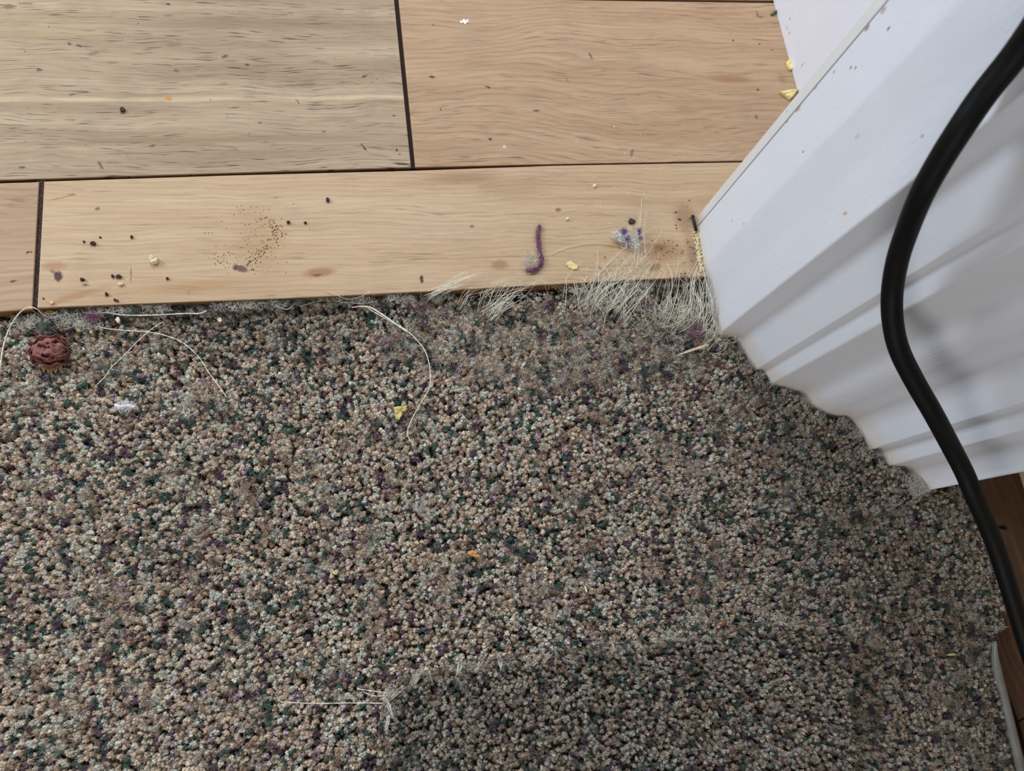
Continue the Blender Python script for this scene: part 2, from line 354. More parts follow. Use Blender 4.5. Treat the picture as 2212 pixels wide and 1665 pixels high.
# bright wall face further back
w0 = P(1722, 196, 0); w1 = P(1668, -6, 0); dr = (w1 - w0).normalized()
w2 = w0 + dr * 0.45; w3 = w0 - dr * 0.022
m_wall = paint_mat('bright_white_paint', lin(232, 234, 246), [(PV(1706, 40, w0, w1), (.0008,) * 3, lin(190, 140, 110), .8, .4), (PV(1705, 72, w0, w1), (.0006, .0006, .001), lin(150, 110, 95), .8, .4),
    (PV(1700, 60, w0, w1), (.0006, .0014, .001), lin(215, 180, 165), .7, .6), (PV(1733, 140, w0, w1), (.0004, .0004, .0022), lin(165, 160, 165), .8, .4)], .3, lin(232, 214, 196), .007)
wl = link('wall_right', from_bm('wall', prism([w3, w2, w2 + Vector((.3, 0, 0)), w3 + Vector((.3, 0, 0))], 0.0002, ZT)), m_wall, kind='structure')
wl['label'] = 'bright white painted wall face beyond the door lining'
# right-hand skirting and dark boards in the gap
s0 = P(2199, 1027, -.014); s1 = P(2216, 1084, -.014); ds = (s1 - s0).normalized()
ends = [s0 - ds * .004, s0 + ds * .30]
bb = link('baseboard_right', from_bm('baseboard', prism(fillet([ends[0], ends[0] + Vector((.12, 0, 0)), ends[1] + Vector((.12, 0, 0)), ends[1]], [.003, 0, 0, 0], 5), -0.0145, 0.14, .003)), paint_mat('cream_paint', lin(214, 205, 186), grime=.5), kind='structure')
link('wall_side', from_bm('wall_side', prism([ends[0] + Vector((.012, .0, 0)), ends[0] + Vector((.2, 0, 0)), ends[1] + Vector((.2, -.4, 0)), ends[1] + Vector((.03, -.4, 0))], .1395, ZT)), plain('wall_plaster', lin(150, 142, 132), .9), kind='structure')
wE = wood_mat('dark_boards', lin(112, 84, 66), lin(82, 60, 46), 6.2, 0.5, 0.5, 170, tilt=math.radians(90 - 6), dirt=0.4, spots=[spot(2166, 1139, 26, 12, lin(14, 10, 9), 1.0, .35, -10, -.012)])
zb = -0.0125
plank([P(2090, 1000, zb), P(2380, 980, zb), P(2520, 1380, zb), P(2200, 1556, zb), P(2140, 1400, zb)], wE, zb, -0.0144, .0003)
plank([P(2201, 1560, zb), P(2522, 1385, zb), P(2900, 2300, zb), P(2420, 2300, zb)], wE, zb, -0.0144, .0003)
# grey edging strip beside the carpet
ed = spline([P(2150, 1385, -.006), P(2158, 1440, -.006), P(2180, 1530, -.006), P(2207, 1640, -.006), P(2262, 1860, -.006), P(2350, 2190, -.006)], 6)
vs, fs = [], []
hw = [(-.0030, -.0078), (-.0030, .0002), (-.0022, .0012), (0.0, .0011), (.0026, -.0012), (.0033, -.0040), (.0033, -.0078)]
for i, p in enumerate(ed):
    t = (ed[min(i + 1, len(ed) - 1)] - ed[max(i - 1, 0)]).normalized(); nrm = Vector((-t.y, t.x, 0))
    w = min(1, .25 + i / 8)
    for a, b in hw: vs.append(p + nrm * a * w + Vector((0, 0, b)))
n = len(hw)
for i in range(len(ed) - 1):
    for k in range(n - 1): fs.append((i * n + k, i * n + k + 1, (i + 1) * n + k + 1, (i + 1) * n + k))
fs.append(tuple(range(n))); fs.append(tuple((len(ed) - 1) * n + k for k in range(n))[::-1])
link('edging_strip', mesh('edging', vs, fs), plain('edging_grey', lin(128, 127, 122), .35, .5, .15, 90),
     label='pale grey edging strip between the carpet and the dark boards at lower right', cat='edging strip')

# ------------------------------------------------------------------ carpet
def carpet_z(x, y): return -0.0125
ZP = -0.0065                                         # height of the pile tops (traced outline lies here)
cp = lambda x, y: P(x, y, ZP)
outline = [cp(XL, 706), cp(0, 694), cp(60, 690), cp(110, 676), cp(220, 672), cp(330, 663), cp(460, 664), cp(600, 655), cp(750, 645), cp(850, 642), cp(950, 644), cp(1010, 646), cp(1060, 650), cp(1150, 646), cp(1230, 628), cp(1300, 610), cp(1360, 604), cp(1420, 615), cp(1480, 604), cp(1515, 605),
           cp(1532, 660), cp(1540, 712), cp(1556, 732), cp(1590, 742), cp(1606, 770), cp(1632, 806), cp(1655, 815), cp(1668, 838), cp(1735, 858), cp(1752, 884), cp(1790, 905), cp(1836, 910), cp(1858, 940), cp(1880, 982), cp(1905, 985), cp(1924, 1016), cp(1958, 1020), cp(1990, 1058),
           cp(2040, 1056), cp(2112, 1056), cp(2135, 1140), cp(2155, 1230), cp(2172, 1322), cp(2160, 1372), cp(2146, 1386), cp(2146, 1435), cp(2160, 1520), cp(2188, 1650), cp(2250, 1900), cp(2330, 2200), cp(1100, 2150), cp(XL, 2100)]
PL = [(p.x, p.y) for p in outline]
def inside(x, y, poly):
    c = False; j = len(poly) - 1
    for i in range(len(poly)):
        xi, yi = poly[i]; xj, yj = poly[j]
        if (yi > y) != (yj > y) and x < (xj - xi) * (y - yi) / (yj - yi) + xi: c = not c
        j = i
    return c
def seg_dist(x, y, poly, i0, i1):
    best = 9
    for i in range(i0, i1):
        ax, ay = poly[i]; bx, by = poly[i + 1]
        dx, dy = bx - ax, by - ay; t = max(0, min(1, ((x - ax) * dx + (y - ay) * dy) / (dx * dx + dy * dy)))
        best = min(best, math.hypot(x - ax - dx * t, y - ay - dy * t))
    return best
carpet = link('carpet', None, label='worn speckled beige, green and purple cut-pile carpet with frayed edge', cat='carpet')
link('backing', from_bm('backing', prism(PL, -0.0142, -0.0122)), plain('carpet_backing', lin(78, 66, 54), .95), carpet)

# tuft shapes ------------------------------------------------------
rs = random.Random(7)
hid = bpy.data.collections.new('tuft_shapes')
m_tuft = NT('carpet_pile')
at = m_tuft.n('ShaderNodeAttribute', attribute_type='INSTANCER', attribute_name='tcol')
tp = m_tuft.pos()
tn = m_tuft.noise(m_tuft.vmath('MULTIPLY', tp, (1, 1, .35)), 1900, 2.0, .6)
tc = m_tuft.mix(m_tuft.rng(tn, .3, .72), at.outputs['Color'], m_tuft.mix(1.0, at.outputs['Color'], (.70, .64, .60, 1), 'MULTIPLY'))
tsz = m_tuft.n('ShaderNodeSeparateXYZ'); m_tuft.l(tp, tsz.inputs[0])
m_tuft.bump(m_tuft.noise(m_tuft.vmath('MULTIPLY', tp, (1, 1, .3)), 3200, 2.0, .6), .8, .0003)
m_tuft.out(tc, .95, .08)
m_tuft.b.inputs['Sheen Weight'].default_value = .35
m_tuft = m_tuft.m
NV = 14
def tuft_mesh(i):
    fuzzy = i >= 9
    vs, fs = [], []
    Hh = .0058; nr = 8; ns = 9
    lean = (rs.uniform(-.0006, .0006), rs.uniform(-.0006, .0006))
    wid = rs.uniform(.82, 1.12) * (0.8 if fuzzy else 1.0)
    ex = rs.uniform(.75, 1.0); tw = rs.uniform(0, 6.28)
    prof_ = [(0, .55), (.35, .75), (.6, .90), (.80, 1.0), (.91, .95), (.97, .76), (1.0, .42), (1.01, .05)]
    prof_ = [(0, .6), (.4, .8), (.72, 1.0), (.88, .96), (.97, .66), (1.0, .22)]; nr = 6; ns = 7
    nst = 3 if not fuzzy else 4
    for st_ in range(nst):
        base = len(vs); sa0 = tw + st_ * 6.283 / nst + rs.uniform(-.4, .4); so = rs.uniform(.00045, .0007) * wid; sr = rs.uniform(.00062, .00082) * wid; sh = rs.uniform(.86, 1.04)
        for r, (hz, rr) in enumerate(prof_):
            aa = sa0 + hz * 1.6; spread = .8 + .35 * hz; cx_ = math.cos(aa) * so * spread; cy_ = math.sin(aa) * so * spread * ex
            for k in range(ns):
                a = 2 * math.pi * k / ns; q = sr * rr * (1 + rs.uniform(-.16, .16))
                vs.append((math.cos(a) * q + cx_ + lean[0] * hz, math.sin(a) * q + cy_ + lean[1] * hz, hz * Hh * sh + rs.uniform(-.00012, .00012)))
        for r in range(nr - 1):
            for k in range(ns):
                k2 = (k + 1) % ns
                fs.append((base + r * ns + k, base + r * ns + k2, base + (r + 1) * ns + k2, base + (r + 1) * ns + k))
        fs.append(tuple(base + (nr - 1) * ns + k for k in range(ns)))
    T = Tubes(); T.v = [Vector(v) for v in vs]; T.f = fs
    nf = 46 if fuzzy else 28
    for _ in range(nf):
        a = rs.uniform(0, 6.28); hz = rs.uniform(.6, 1.0); rr = .0009 * wid * rs.uniform(.3, 1)
        p0 = Vector((math.cos(a) * rr + lean[0] * hz, math.sin(a) * rr + lean[1] * hz, hz * Hh))
        L = rs.uniform(.0006, .0013) * (1.9 if fuzzy else 1.0)
        d = Vector((math.cos(a) * .9 + rs.uniform(-.5, .5), math.sin(a) * .9 + rs.uniform(-.5, .5), rs.uniform(.2, 1.1))).normalized()
        cv = Vector((rs.uniform(-1, 1), rs.uniform(-1, 1), rs.uniform(-.6, .4))) * L * .8
        T.add([p0, p0 + d * L * .4 + cv * .08, p0 + d * L * .75 + cv * .35, p0 + d * L + cv], .00006, 3)
    me = T.mesh('tuft')
    me.materials.append(m_tuft); return me
for i in range(NV):
    o = bpy.data.objects.new('tuft%02d' % i, tuft_mesh(i)); hid.objects.link(o)
gn = bpy.data.node_groups.new('pile', 'GeometryNodeTree')
gn.interface.new_socket('Geometry', in_out='INPUT', socket_type='NodeSocketGeometry')
gn.interface.new_socket('Geometry', in_out='OUTPUT', socket_type='NodeSocketGeometry')
gi = gn.nodes.new('NodeGroupInput'); go = gn.nodes.new('NodeGroupOutput')
iop = gn.nodes.new('GeometryNodeInstanceOnPoints'); ci = gn.nodes.new('GeometryNodeCollectionInfo')
ci.inputs['Collection'].default_value = hid; ci.inputs['Separate Children'].default_value = True; ci.inputs['Reset Children'].default_value = True
def named(nm, ty):
    nd = gn.nodes.new('GeometryNodeInputNamedAttribute'); nd.data_type = ty; nd.inputs['Name'].default_value = nm; return nd.outputs[0]
gn.links.new(gi.outputs[0], iop.inputs['Points']); gn.links.new(ci.outputs[0], iop.inputs['Instance'])
iop.inputs['Pick Instance'].default_value = True
gn.links.new(named('var', 'INT'), iop.inputs['Instance Index'])
gn.links.new(named('rot', 'FLOAT_VECTOR'), iop.inputs['Rotation'])
gn.links.new(named('scl', 'FLOAT_VECTOR'), iop.inputs['Scale'])
gn.links.new(iop.outputs[0], go.inputs[0])
def pile(name, pts, parent):
    """pts: (x,y,z, rx,ry,rz, s, sz, var, colour)"""
    me = bpy.data.meshes.new(name); me.from_pydata([p[:3] for p in pts], [], [])
    a = me.attributes.new('rot', 'FLOAT_VECTOR', 'POINT'); a.data.foreach_set('vector', [v for p in pts for v in p[3:6]])
    a = me.attributes.new('scl', 'FLOAT_VECTOR', 'POINT'); a.data.foreach_set('vector', [v for p in pts for v in (p[6], p[6], p[7])])
    a = me.attributes.new('var', 'INT', 'POINT'); a.data.foreach_set('value', [p[8] for p in pts])
    a = me.attributes.new('tcol', 'FLOAT_COLOR', 'POINT'); a.data.foreach_set('color', [v for p in pts for v in p[9]])
    o = link(name, me, m_tuft, parent, kind='stuff')
    md = o.modifiers.new('pile', 'NODES'); md.node_group = gn
    return o
PAL = [lin(182, 167, 149), lin(172, 157, 140), lin(192, 178, 160), lin(162, 145, 126), lin(158, 146, 134)]
CRM = [lin(188, 186, 174), lin(176, 176, 164), lin(168, 172, 164)]
GRN = [lin(60, 88, 77), lin(48, 76, 67), lin(82, 106, 94)]
PUR = [lin(88, 58, 80), lin(72, 48, 70), lin(102, 74, 94)]
LIL = [lin(164, 148, 160), lin(146, 128, 142)]
BRN = [lin(134, 112, 94), lin(118, 98, 82), lin(146, 126, 110)]
def tcolour(x, y, r, dark=1.0):
    n1 = mnoise.noise(Vector((x / .0034, y / .0082, 3.1))); n2 = mnoise.noise(Vector((x / .0036, y / .0042, 17.7)))
    n3 = mnoise.noise(Vector((x / .004, y / .004, 41.7))); n4 = mnoise.noise(Vector((x / .03, y / .03, 61.7)))
    dk = 0
    if n1 > .345 and r.random() < .85:
        dk = r.random() < .85; c = r.choice(PUR) if dk else r.choice(LIL)
    elif n2 > .29 + .06 * n4 and r.random() < .9: c = r.choice(GRN); dk = 1
    elif n3 > .22: c = r.choice(CRM)
    elif n3 < -.38: c = r.choice(BRN)
    else: c = r.choice(PAL) if r.random() < .82 else r.choice(CRM + BRN + LIL[:1])
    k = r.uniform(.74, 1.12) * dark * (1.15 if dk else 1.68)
    # ground-in dirt along the threshold, a few trodden marks; shade painted in towards the right
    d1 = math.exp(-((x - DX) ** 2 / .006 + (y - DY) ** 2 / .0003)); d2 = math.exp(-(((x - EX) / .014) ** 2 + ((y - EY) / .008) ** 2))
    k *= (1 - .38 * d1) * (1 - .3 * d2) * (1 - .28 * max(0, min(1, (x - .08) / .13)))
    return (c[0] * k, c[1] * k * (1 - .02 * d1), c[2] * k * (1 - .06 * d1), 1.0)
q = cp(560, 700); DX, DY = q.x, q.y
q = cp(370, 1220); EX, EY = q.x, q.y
r = random.Random(11)
xs = [p[0] for p in PL]; ys = [p[1] for p in PL]
SP = .00210
off_poly_px = [(838, 1488), (872, 1470), (930, 1452), (1000, 1440), (1090, 1420), (1150, 1428), (1230, 1408), (1300, 1392), (1400, 1388), (1500, 1384), (1560, 1376), (1600, 1352), (1660, 1338), (1720, 1345), (1790, 1352), (1826, 1372), (1828, 1440), (1822, 1520), (1830, 1600), (1838, 1700), (1870, 2080), (780, 2040), (828, 1640), (826, 1560)]
OP = [tuple(P(a, b, -.001))[:2] for a, b in off_poly_px]
OPin = [tuple(P(a, b, -.001))[:2] for a, b in [(900, 1520), (1400, 1440), (1760, 1410), (1790, 2000), (860, 1970)]]
pts = []
fz = [cp(900, 655), cp(1520, 690), cp(1520, 820), cp(1180, 860), cp(820, 780)]; FZ = [(p.x, p.y) for p in fz]
nx = int((max(xs) - min(xs)) / SP); ny = int((max(ys) - min(ys)) / (SP * .9))
for j in range(ny):
    for i in range(nx):
        x = min(xs) + (i + .5 * (j & 1)) * SP + r.uniform(-.55, .55) * SP * .8; y = min(ys) + j * SP * .9 + r.uniform(-.55, .55) * SP * .8
        if not inside(x, y, PL) or inside(x, y, OPin): continue
        fuzzy = r.random() < (.55 if inside(x + .012 * mnoise.noise(Vector((x / .012, y / .012, 2))), y + .014 * mnoise.noise(Vector((x / .012, y / .012, 77))), FZ) else .05 + .9 * max(0, .35 + mnoise.noise(Vector((x / .02, y / .02, 8.8))) - .45))
        v = r.randrange(9, NV) if fuzzy else r.randrange(0, 9)
        hgt = r.uniform(.90, 1.10) * (1 + .10 * mnoise.noise(Vector((x / .012, y / .012, 0))) + .10 * mnoise.noise(Vector((x / .05, y / .05, 5))))
        lx = .30 * mnoise.noise(Vector((x / .015, y / .015, 9))) + r.uniform(-.28, .28); ly = .30 * mnoise.noise(Vector((x / .015, y / .015, 19))) + r.uniform(-.28, .28)
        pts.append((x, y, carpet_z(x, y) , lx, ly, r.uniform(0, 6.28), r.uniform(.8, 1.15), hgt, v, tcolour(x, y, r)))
edge_px = [(18, 690), (60, 686), (110, 674), (200, 669), (330, 661), (460, 661), (600, 652), (750, 642), (850, 639), (990, 640)]
edge_px2 = [(1232, 622), (1290, 612), (1360, 606), (1420, 606), (1500, 600)]
for ep in (edge_px, edge_px2):
    for (a0, b0), (a1, b1) in zip(ep[:-1], ep[1:]):
        m_ = int((a1 - a0) / 3.6)
        for k in range(m_):
            t_ = (k + r.random()) / m_; q = P(a0 + (a1 - a0) * t_, b0 + (b1 - b0) * t_ + r.uniform(2, 9), -.0045)
            c = r.choice(CRM + CRM + PAL + BRN[:1] + ([r.choice(GRN)] * 3 if 380 < a0 + (a1 - a0) * t_ < 470 or 560 < a0 + (a1 - a0) * t_ < 640 else GRN[:1]) + PUR[:1]); kk = r.uniform(1.1, 1.5)
            pts.append((q.x, q.y, -.0112 + r.uniform(0, .0016), -r.uniform(-.1, .6), r.uniform(-.5, .5), r.uniform(0, 6.28), r.uniform(.6, .9), r.uniform(1.0, 1.25), r.randrange(9, NV), (c[0] * kk, c[1] * kk, c[2] * kk, 1)))
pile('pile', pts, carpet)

# offcut piece lying on top
offcut = link('carpet_offcut', None, label='loose piece of the same speckled carpet lying on top at the bottom right', cat='carpet piece')
def off_h(x, y):
    u = (x - OP[0][0]) / (OP[16][0] - OP[0][0]); return -.0052 + .0058 * max(0, min(1, u)) ** 1.3 
bmo = prism(OP, 0, .0018); 
for v in bmo.verts: v.co.z += off_h(v.co.x, v.co.y) - .0019
link('backing', from_bm('backing', bmo), bpy.data.materials['carpet_backing'], offcut)
pts = []
xs = [p[0] for p in OP]; ys = [p[1] for p in OP]
SP2 = .0020
for j in range(int((max(ys) - min(ys)) / (SP2 * .9))):
    for i in range(int((max(xs) - min(xs)) / SP2)):
        x = min(xs) + (i + .5 * (j & 1)) * SP2 + r.uniform(-.5, .5) * SP2 * .8; y = min(ys) + j * SP2 * .9 + r.uniform(-.5, .5) * SP2 * .8
        if not inside(x, y, OP): continue
        fuzzy = r.random() < .06
        edge = min(seg_dist(x, y, OP, 0, 20), seg_dist(x, y, OP, 21, 23)) < .003
        lx = r.uniform(-.45, .45); ly = r.uniform(-.45, .45)
        if edge: lx -= .5
        v = r.randrange(9, NV) if fuzzy else r.randrange(0, 9)
        pts.append((x, y, off_h(x, y), lx, ly, r.uniform(0, 6.28), r.uniform(.72, .98), r.uniform(.78, 1.15), v, tcolour(x + .5, y, r, .79)))  # offcut's shade painted into its tuft colours, darkened throughout
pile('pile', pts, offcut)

# ------------------------------------------------------------------ frayed fibres of the carpet edge
m_pale = fibre_mat('pale_fibre', lin(240, 232, 216)); m_grey = fibre_mat('grey_fibre', lin(214, 210, 200)); m_green = fibre_mat('green_fibre', lin(86, 112, 98))
m_purple = fibre_mat('purple_fibre', lin(124, 78, 104)); m_white = fibre_mat('white_fibre', lin(226, 226, 228)); m_cream = fibre_mat('cream_thread', lin(228, 220, 204))
rf = random.Random(5)
fr = Tubes()
def strands(T, a, b, n, sp0, sp1, L, rise=.004, z0=-.007, z1=.001, rad_=.00010, curl=.15, jit=.6):
    """n fibres whose roots are spread round pixel a and tips round pixel b"""
    for _ in range(int(n * .62)):
        ra = (a[0] + rf.gauss(0, sp0[0]), a[1] + rf.gauss(0, sp0[1])); k = 1 + rf.uniform(-jit, jit * .6)
        d = ((b[0] - a[0]) * k + rf.gauss(0, sp1[0]), (b[1] - a[1]) * k + rf.gauss(0, sp1[1]))
        p0 = P(ra[0], ra[1], z0); tip = (ra[0] + d[0], ra[1] + d[1]); p3 = P(tip[0], tip[1], z1 + rf.uniform(0, rise * .6))
        ln_ = (p3 - p0).length; cv = Vector((rf.uniform(-1, 1), rf.uniform(-1, 1), 0)) * ln_ * curl
        p1 = p0.lerp(p3, .33) + cv + Vector((0, 0, rise)); p2 = p0.lerp(p3, .7) + cv * .8 + Vector((0, 0, rise * 1.1))
        T.add(spline([p0, p1, p2, p3], 4), rad_ * rf.choice((.7, .9, 1.2, 1.7)), 3, .4)
strands(fr, (1052, 675), (1092, 622), 60, (16, 10), (22, 10), 0, curl=.16)
strands(fr, (1062, 682), (1105, 640), 26, (10, 8), (14, 6), 0, curl=.1, rad_=.00015)
strands(fr, (1040, 640), (1130, 612), 40, (22, 8), (30, 8), 0, curl=.2, rad_=.00006)
strands(fr, (925, 648), (1008, 602), 34, (10, 5), (10, 4), 0, curl=.05, z1=.002)
strands(fr, (905, 645), (985, 618), 14, (6, 5), (18, 6), 0, curl=.12, z1=.001)
strands(fr, (996, 660), (1022, 625), 22, (6, 5), (6, 4), 0, curl=.08)
strands(fr, (1268, 665), (1300, 598), 90, (24, 14), (28, 14), 0, curl=.16)
strands(fr, (1318, 668), (1352, 590), 90, (26, 16), (26, 16), 0, curl=.16)
strands(fr, (1322, 680), (1398, 575), 22, (14, 10), (10, 8), 0, curl=.06, rad_=.00018)
strands(fr, (1260, 645), (1378, 542), 40, (14, 10), (12, 10), 0, curl=.10, rad_=.00008, z1=.002)
strands(fr, (1372, 612), (1382, 485), 26, (5, 8), (5, 8), 0, curl=.04, rad_=.00012, z1=.003, rise=.003)
strands(fr, (1245, 640), (1200, 600), 24, (30, 8), (34, 10), 0, curl=.3, rad_=.00006)
strands(fr, (1384, 690), (1360, 620), 60, (30, 14), (30, 20), 0, curl=.25, rad_=.00008)
strands(fr, (1455, 695), (1478, 612), 90, (26, 14), (18, 14), 0, curl=.18)
strands(fr, (1500, 700), (1505, 600), 60, (14, 12), (10, 18), 0, curl=.14, rad_=.00014, z1=.003)
strands(fr, (1430, 690), (1446, 605), 14, (6, 8), (6, 6), 0, curl=.05, rad_=.00016)
strands(fr, (1470, 705), (1430, 680), 50, (30, 14), (30, 14), 0, curl=.3, rad_=.00007)
strands(fr, (1520, 720), (1535, 672), 60, (12, 16), (8, 12), 0, curl=.22, z1=-.003)
strands(fr, (1480, 620), (1498, 570), 24, (6, 8), (8, 6), 0, curl=.2, z1=.004)
strands(fr, (1570, 745), (1585, 722), 50, (30, 12), (14, 6), 0, curl=.3, z0=-.01, z1=-.002)
link('frayed_fibres', fr.mesh('frayed_fibres'), m_pale, carpet, kind='stuff', label='long pale frayed fibres fanning over the board edge')
# fuzz rolls along the board edge
def fuzz(T, px, py, w, h, n, L, z=-.003, rad_=.00006, up=.5):
    for _ in range(n):
        a = rf.uniform(0, 6.28); q_ = math.sqrt(rf.random())
        p0 = P(px + math.cos(a) * w / 2 * q_, py + math.sin(a) * h / 2 * q_, z + rf.uniform(-.001, .0015))
        d = Vector((rf.gauss(0, 1), rf.gauss(0, 1), rf.uniform(-.2, 1) * up)).normalized() * L * rf.uniform(.5, 1.2)
        cv = Vector((rf.gauss(0, 1), rf.gauss(0, 1), rf.gauss(0, .4))) * L * .35
        T.add(spline([p0, p0 + d * .4 + cv, p0 + d * .8 + cv * .4, p0 + d * 1.0 - cv * .3], 3), rad_ * rf.uniform(.7, 1.4), 3)
f1 = Tubes(); f2 = Tubes(); f3 = Tubes()
for (x, y, w, h, n_) in [(80, 690, 60, 24, 60), (150, 690, 70, 30, 160), (215, 668, 60, 22, 80), (262, 664, 60, 20, 120), (318, 648, 44, 40, 200), (350, 645, 40, 34, 160), (350, 668, 30, 20, 60), (500, 658, 90, 18, 220), (560, 650, 70, 24, 200), (600, 655, 40, 16, 80),
                         (700, 640, 110, 12, 90), (780, 632, 60, 34, 220), (845, 634, 34, 24, 140), (870, 645, 60, 18, 80), (1400, 600, 40, 24, 80), (1385, 618, 50, 26, 90), (1490, 575, 16, 34, 80), (1150, 640, 80, 14, 60), (1240, 625, 60, 16, 80), (190, 700, 60, 24, 80), (45, 705, 60, 22, 60)]:
    fuzz(f1, x, y, w, h, n_, .0028)
for (x, y, w, h, n_) in [(412, 640, 34, 34, 170), (95, 702, 26, 14, 50), (285, 662, 20, 20, 60), (590, 650, 70, 18, 130), (470, 665, 40, 16, 40), (715, 638, 90, 14, 110), (1335, 600, 60, 28, 180), (1312, 610, 34, 22, 60), (640, 650, 50, 10, 50), (160, 676, 40, 16, 40)]:
    fuzz(f2, x, y, w, h, n_, .0030)
for (x, y, w, h, n_) in [(200, 685, 34, 30, 170), (470, 660, 36, 22, 110), (350, 650, 24, 16, 40), (770, 638, 40, 18, 70), (1400, 655, 26, 26, 60), (1503, 708, 30, 46, 130), (640, 642, 20, 14, 30), (900, 660, 60, 16, 50), (830, 735, 46, 26, 90)]:
    fuzz(f3, x, y, w, h, n_, .0030)
# grey bloom of loose fibre over worn pile
for _ in range(40):
    a, b = rf.uniform(880, 1500), rf.uniform(665, 800)
    fuzz(f1, a, b, 40, 30, 8, .0028, -.0062, .00005, .8)
for (x, y) in [(1560, 735), (1615, 790), (1640, 815), (1660, 835), (1700, 848), (1745, 868), (1770, 900), (1820, 912), (1850, 935), (1880, 975), (1905, 985), (1930, 1015), (1965, 1035), (1985, 1050), (1980, 1062), (2060, 1060), (2158, 1352), (1600, 757)]:
    fuzz(f1, x, y, 30, 24, 46, .0024, -.0062, .00006)
fuzz(f1, 1985, 1052, 44, 34, 200, .003, -.004, .00007); fuzz(f1, 907, 1095, 26, 14, 60, .0026, -.0062, .00006)
link('fuzz', f1.mesh('fuzz'), m_grey, carpet, kind='stuff', label='grey fluff worked loose along the carpet edge')
link('fuzz', f2.mesh('fuzz'), m_green, carpet, kind='stuff', label='green fluff along the carpet edge')
link('fuzz', f3.mesh('fuzz'), m_purple, carpet, kind='stuff', label='purple fluff along the carpet edge')
# fringe of the offcut
fo = Tubes()
for i in range(0, 20):
    a, b = off_poly_px[i]; c, d = off_poly_px[i + 1]
    for k in range(4):
        t_ = rf.random(); x = a + (c - a) * t_; y = b + (d - b) * t_
        if y > 1600: continue
        if x > 1815 and y > 1400 and rf.random() < .7: continue
        fuzz(fo, x, y, 24, 18, 6, .0022, -.001, .00006)
fuzz(fo, 1450, 1375, 90, 40, 90, .003, -.001); fuzz(fo, 1660, 1335, 70, 26, 80, .0028, -.001); fuzz(fo, 1815, 1370, 70, 20, 80, .0032, -.001); fuzz(fo, 1360, 1400, 80, 26, 100, .003, -.001)
fuzz(fo, 845, 1515, 30, 60, 120, .0028, -.002)
link('frayed_fibres', fo.mesh('frayed'), m_grey, offcut, kind='stuff')
rg = random.Random(3)
m_dusty = fibre_mat('dusty_yarn', lin(192, 182, 166))
for (x, y, an, L) in [(992, 1445, 70, 26), (1035, 1440, 60, 28), (1082, 1436, 95, 22), (1325, 1398, 100, 26), (1358, 1402, 80, 24), (1375, 1394, 80, 12), (900, 1468, 60, 34), (930, 1462, 110, 30), (1160, 1425, 50, 28), (1180, 1424, 60, 28), (1200, 1430, 80, 26), (1520, 1400, 20, 24), (852, 1500, 40, 36), (842, 1530, 110, 40), (838, 1560, 80, 34)]:
    T = Tubes(); ca, sa = math.cos(math.radians(an)), -math.sin(math.radians(an))
    pp = [P(x - ca * L * .5, y - sa * L * .5, -.0008), P(x - ca * L * .1, y - sa * L * .1, .0010), P(x + ca * L * .5, y + sa * L * .5, .0006)]
    c = spline(pp, 5)
    for _ in range(12):
        w0_ = Vector((rg.gauss(0, .00035), rg.gauss(0, .00035), rg.gauss(0, .0003))); w1_ = Vector((rg.gauss(0, .0007), rg.gauss(0, .0007), rg.gauss(0, .0005)))
        m_ = rg.randint(7, 10)
        T.add([q_ + w0_.lerp(w1_, i_ / 10) for i_, q_ in enumerate(c[:m_ + 1])], rg.uniform(.00022, .0004), 5, .5)
    for _ in range(40):
        p0 = rg.choice(c) + Vector((rg.gauss(0, .0007), rg.gauss(0, .0007), .0003)); d = (c[-1] - c[0]).normalized() * .0012 + Vector((rg.gauss(0, 1), rg.gauss(0, 1), rg.random())) * .0009
        T.add([p0, p0 + d * .5, p0 + d], .00007, 3)
    link('yarn_end', T.mesh('yarn_end'), rg.choice([m_dusty, m_dusty, m_grey]), offcut)

# ------------------------------------------------------------------ threads
def thread(px, z, rad_, mat, parent=None, label=None, ply=2, name='loose_thread', hair=0):
    T = Tubes(); zz = z if isinstance(z, (list, tuple)) else [z] * len(px)
    base = spline([P(a, b, c) for (a, b), c in zip(px, zz)], 9)
    for k in range(ply):
        pts_ = []
        for i, p in enumerate(base):
            t = (base[min(i + 1, len(base) - 1)] - base[max(i - 1, 0)]).normalized(); nn = Vector((-t.y, t.x, 0))
            an = i * .8 + k * 2 * math.pi / max(ply, 1)
            pts_.append(p + (nn * math.cos(an) + Vector((0, 0, 1)) * math.sin(an)) * rad_ * (.6 if ply > 1 else 0))
        T.add(pts_, rad_ * (.72 if ply > 1 else 1), 5)
    for _ in range(hair):
        p0 = rg.choice(base); d = Vector((rg.gauss(0, 1), rg.gauss(0, 1), rg.uniform(0, .6))) * .0012; cv = Vector((rg.gauss(0, 1), rg.gauss(0, 1), 0)) * .0006
        T.add([p0, p0 + d * .5 + cv, p0 + d], .00005, 3)
    return link(name, T.mesh(name), mat, parent, label=label, cat=None if parent else 'thread')
ZC = -.0045
thread([(-12, 850), (0, 792), (8, 745), (22, 706), (42, 676), (62, 664), (80, 668), (94, 682)], [ZC, ZC, ZC, ZC + .001, .001, .0025, .001, -.004], .0003, m_cream, carpet, 'pale thread looping over the edge at far left', 3)
thread([(150, 662), (172, 664), (185, 676), (230, 675), (262, 680), (300, 681), (340, 680), (400, 677), (430, 677), (446, 671)], ZC + .001, .00028, m_white, carpet, 'long pale thread along the board edge', 3)
thread([(206, 688), (214, 704), (234, 710), (275, 714), (322, 717), (362, 726), (398, 742), (430, 772), (452, 806), (476, 838), (490, 858)], ZC, .00022, m_cream, label='pale thread curving down to the right on the carpet beside the dried flower', hair=20)
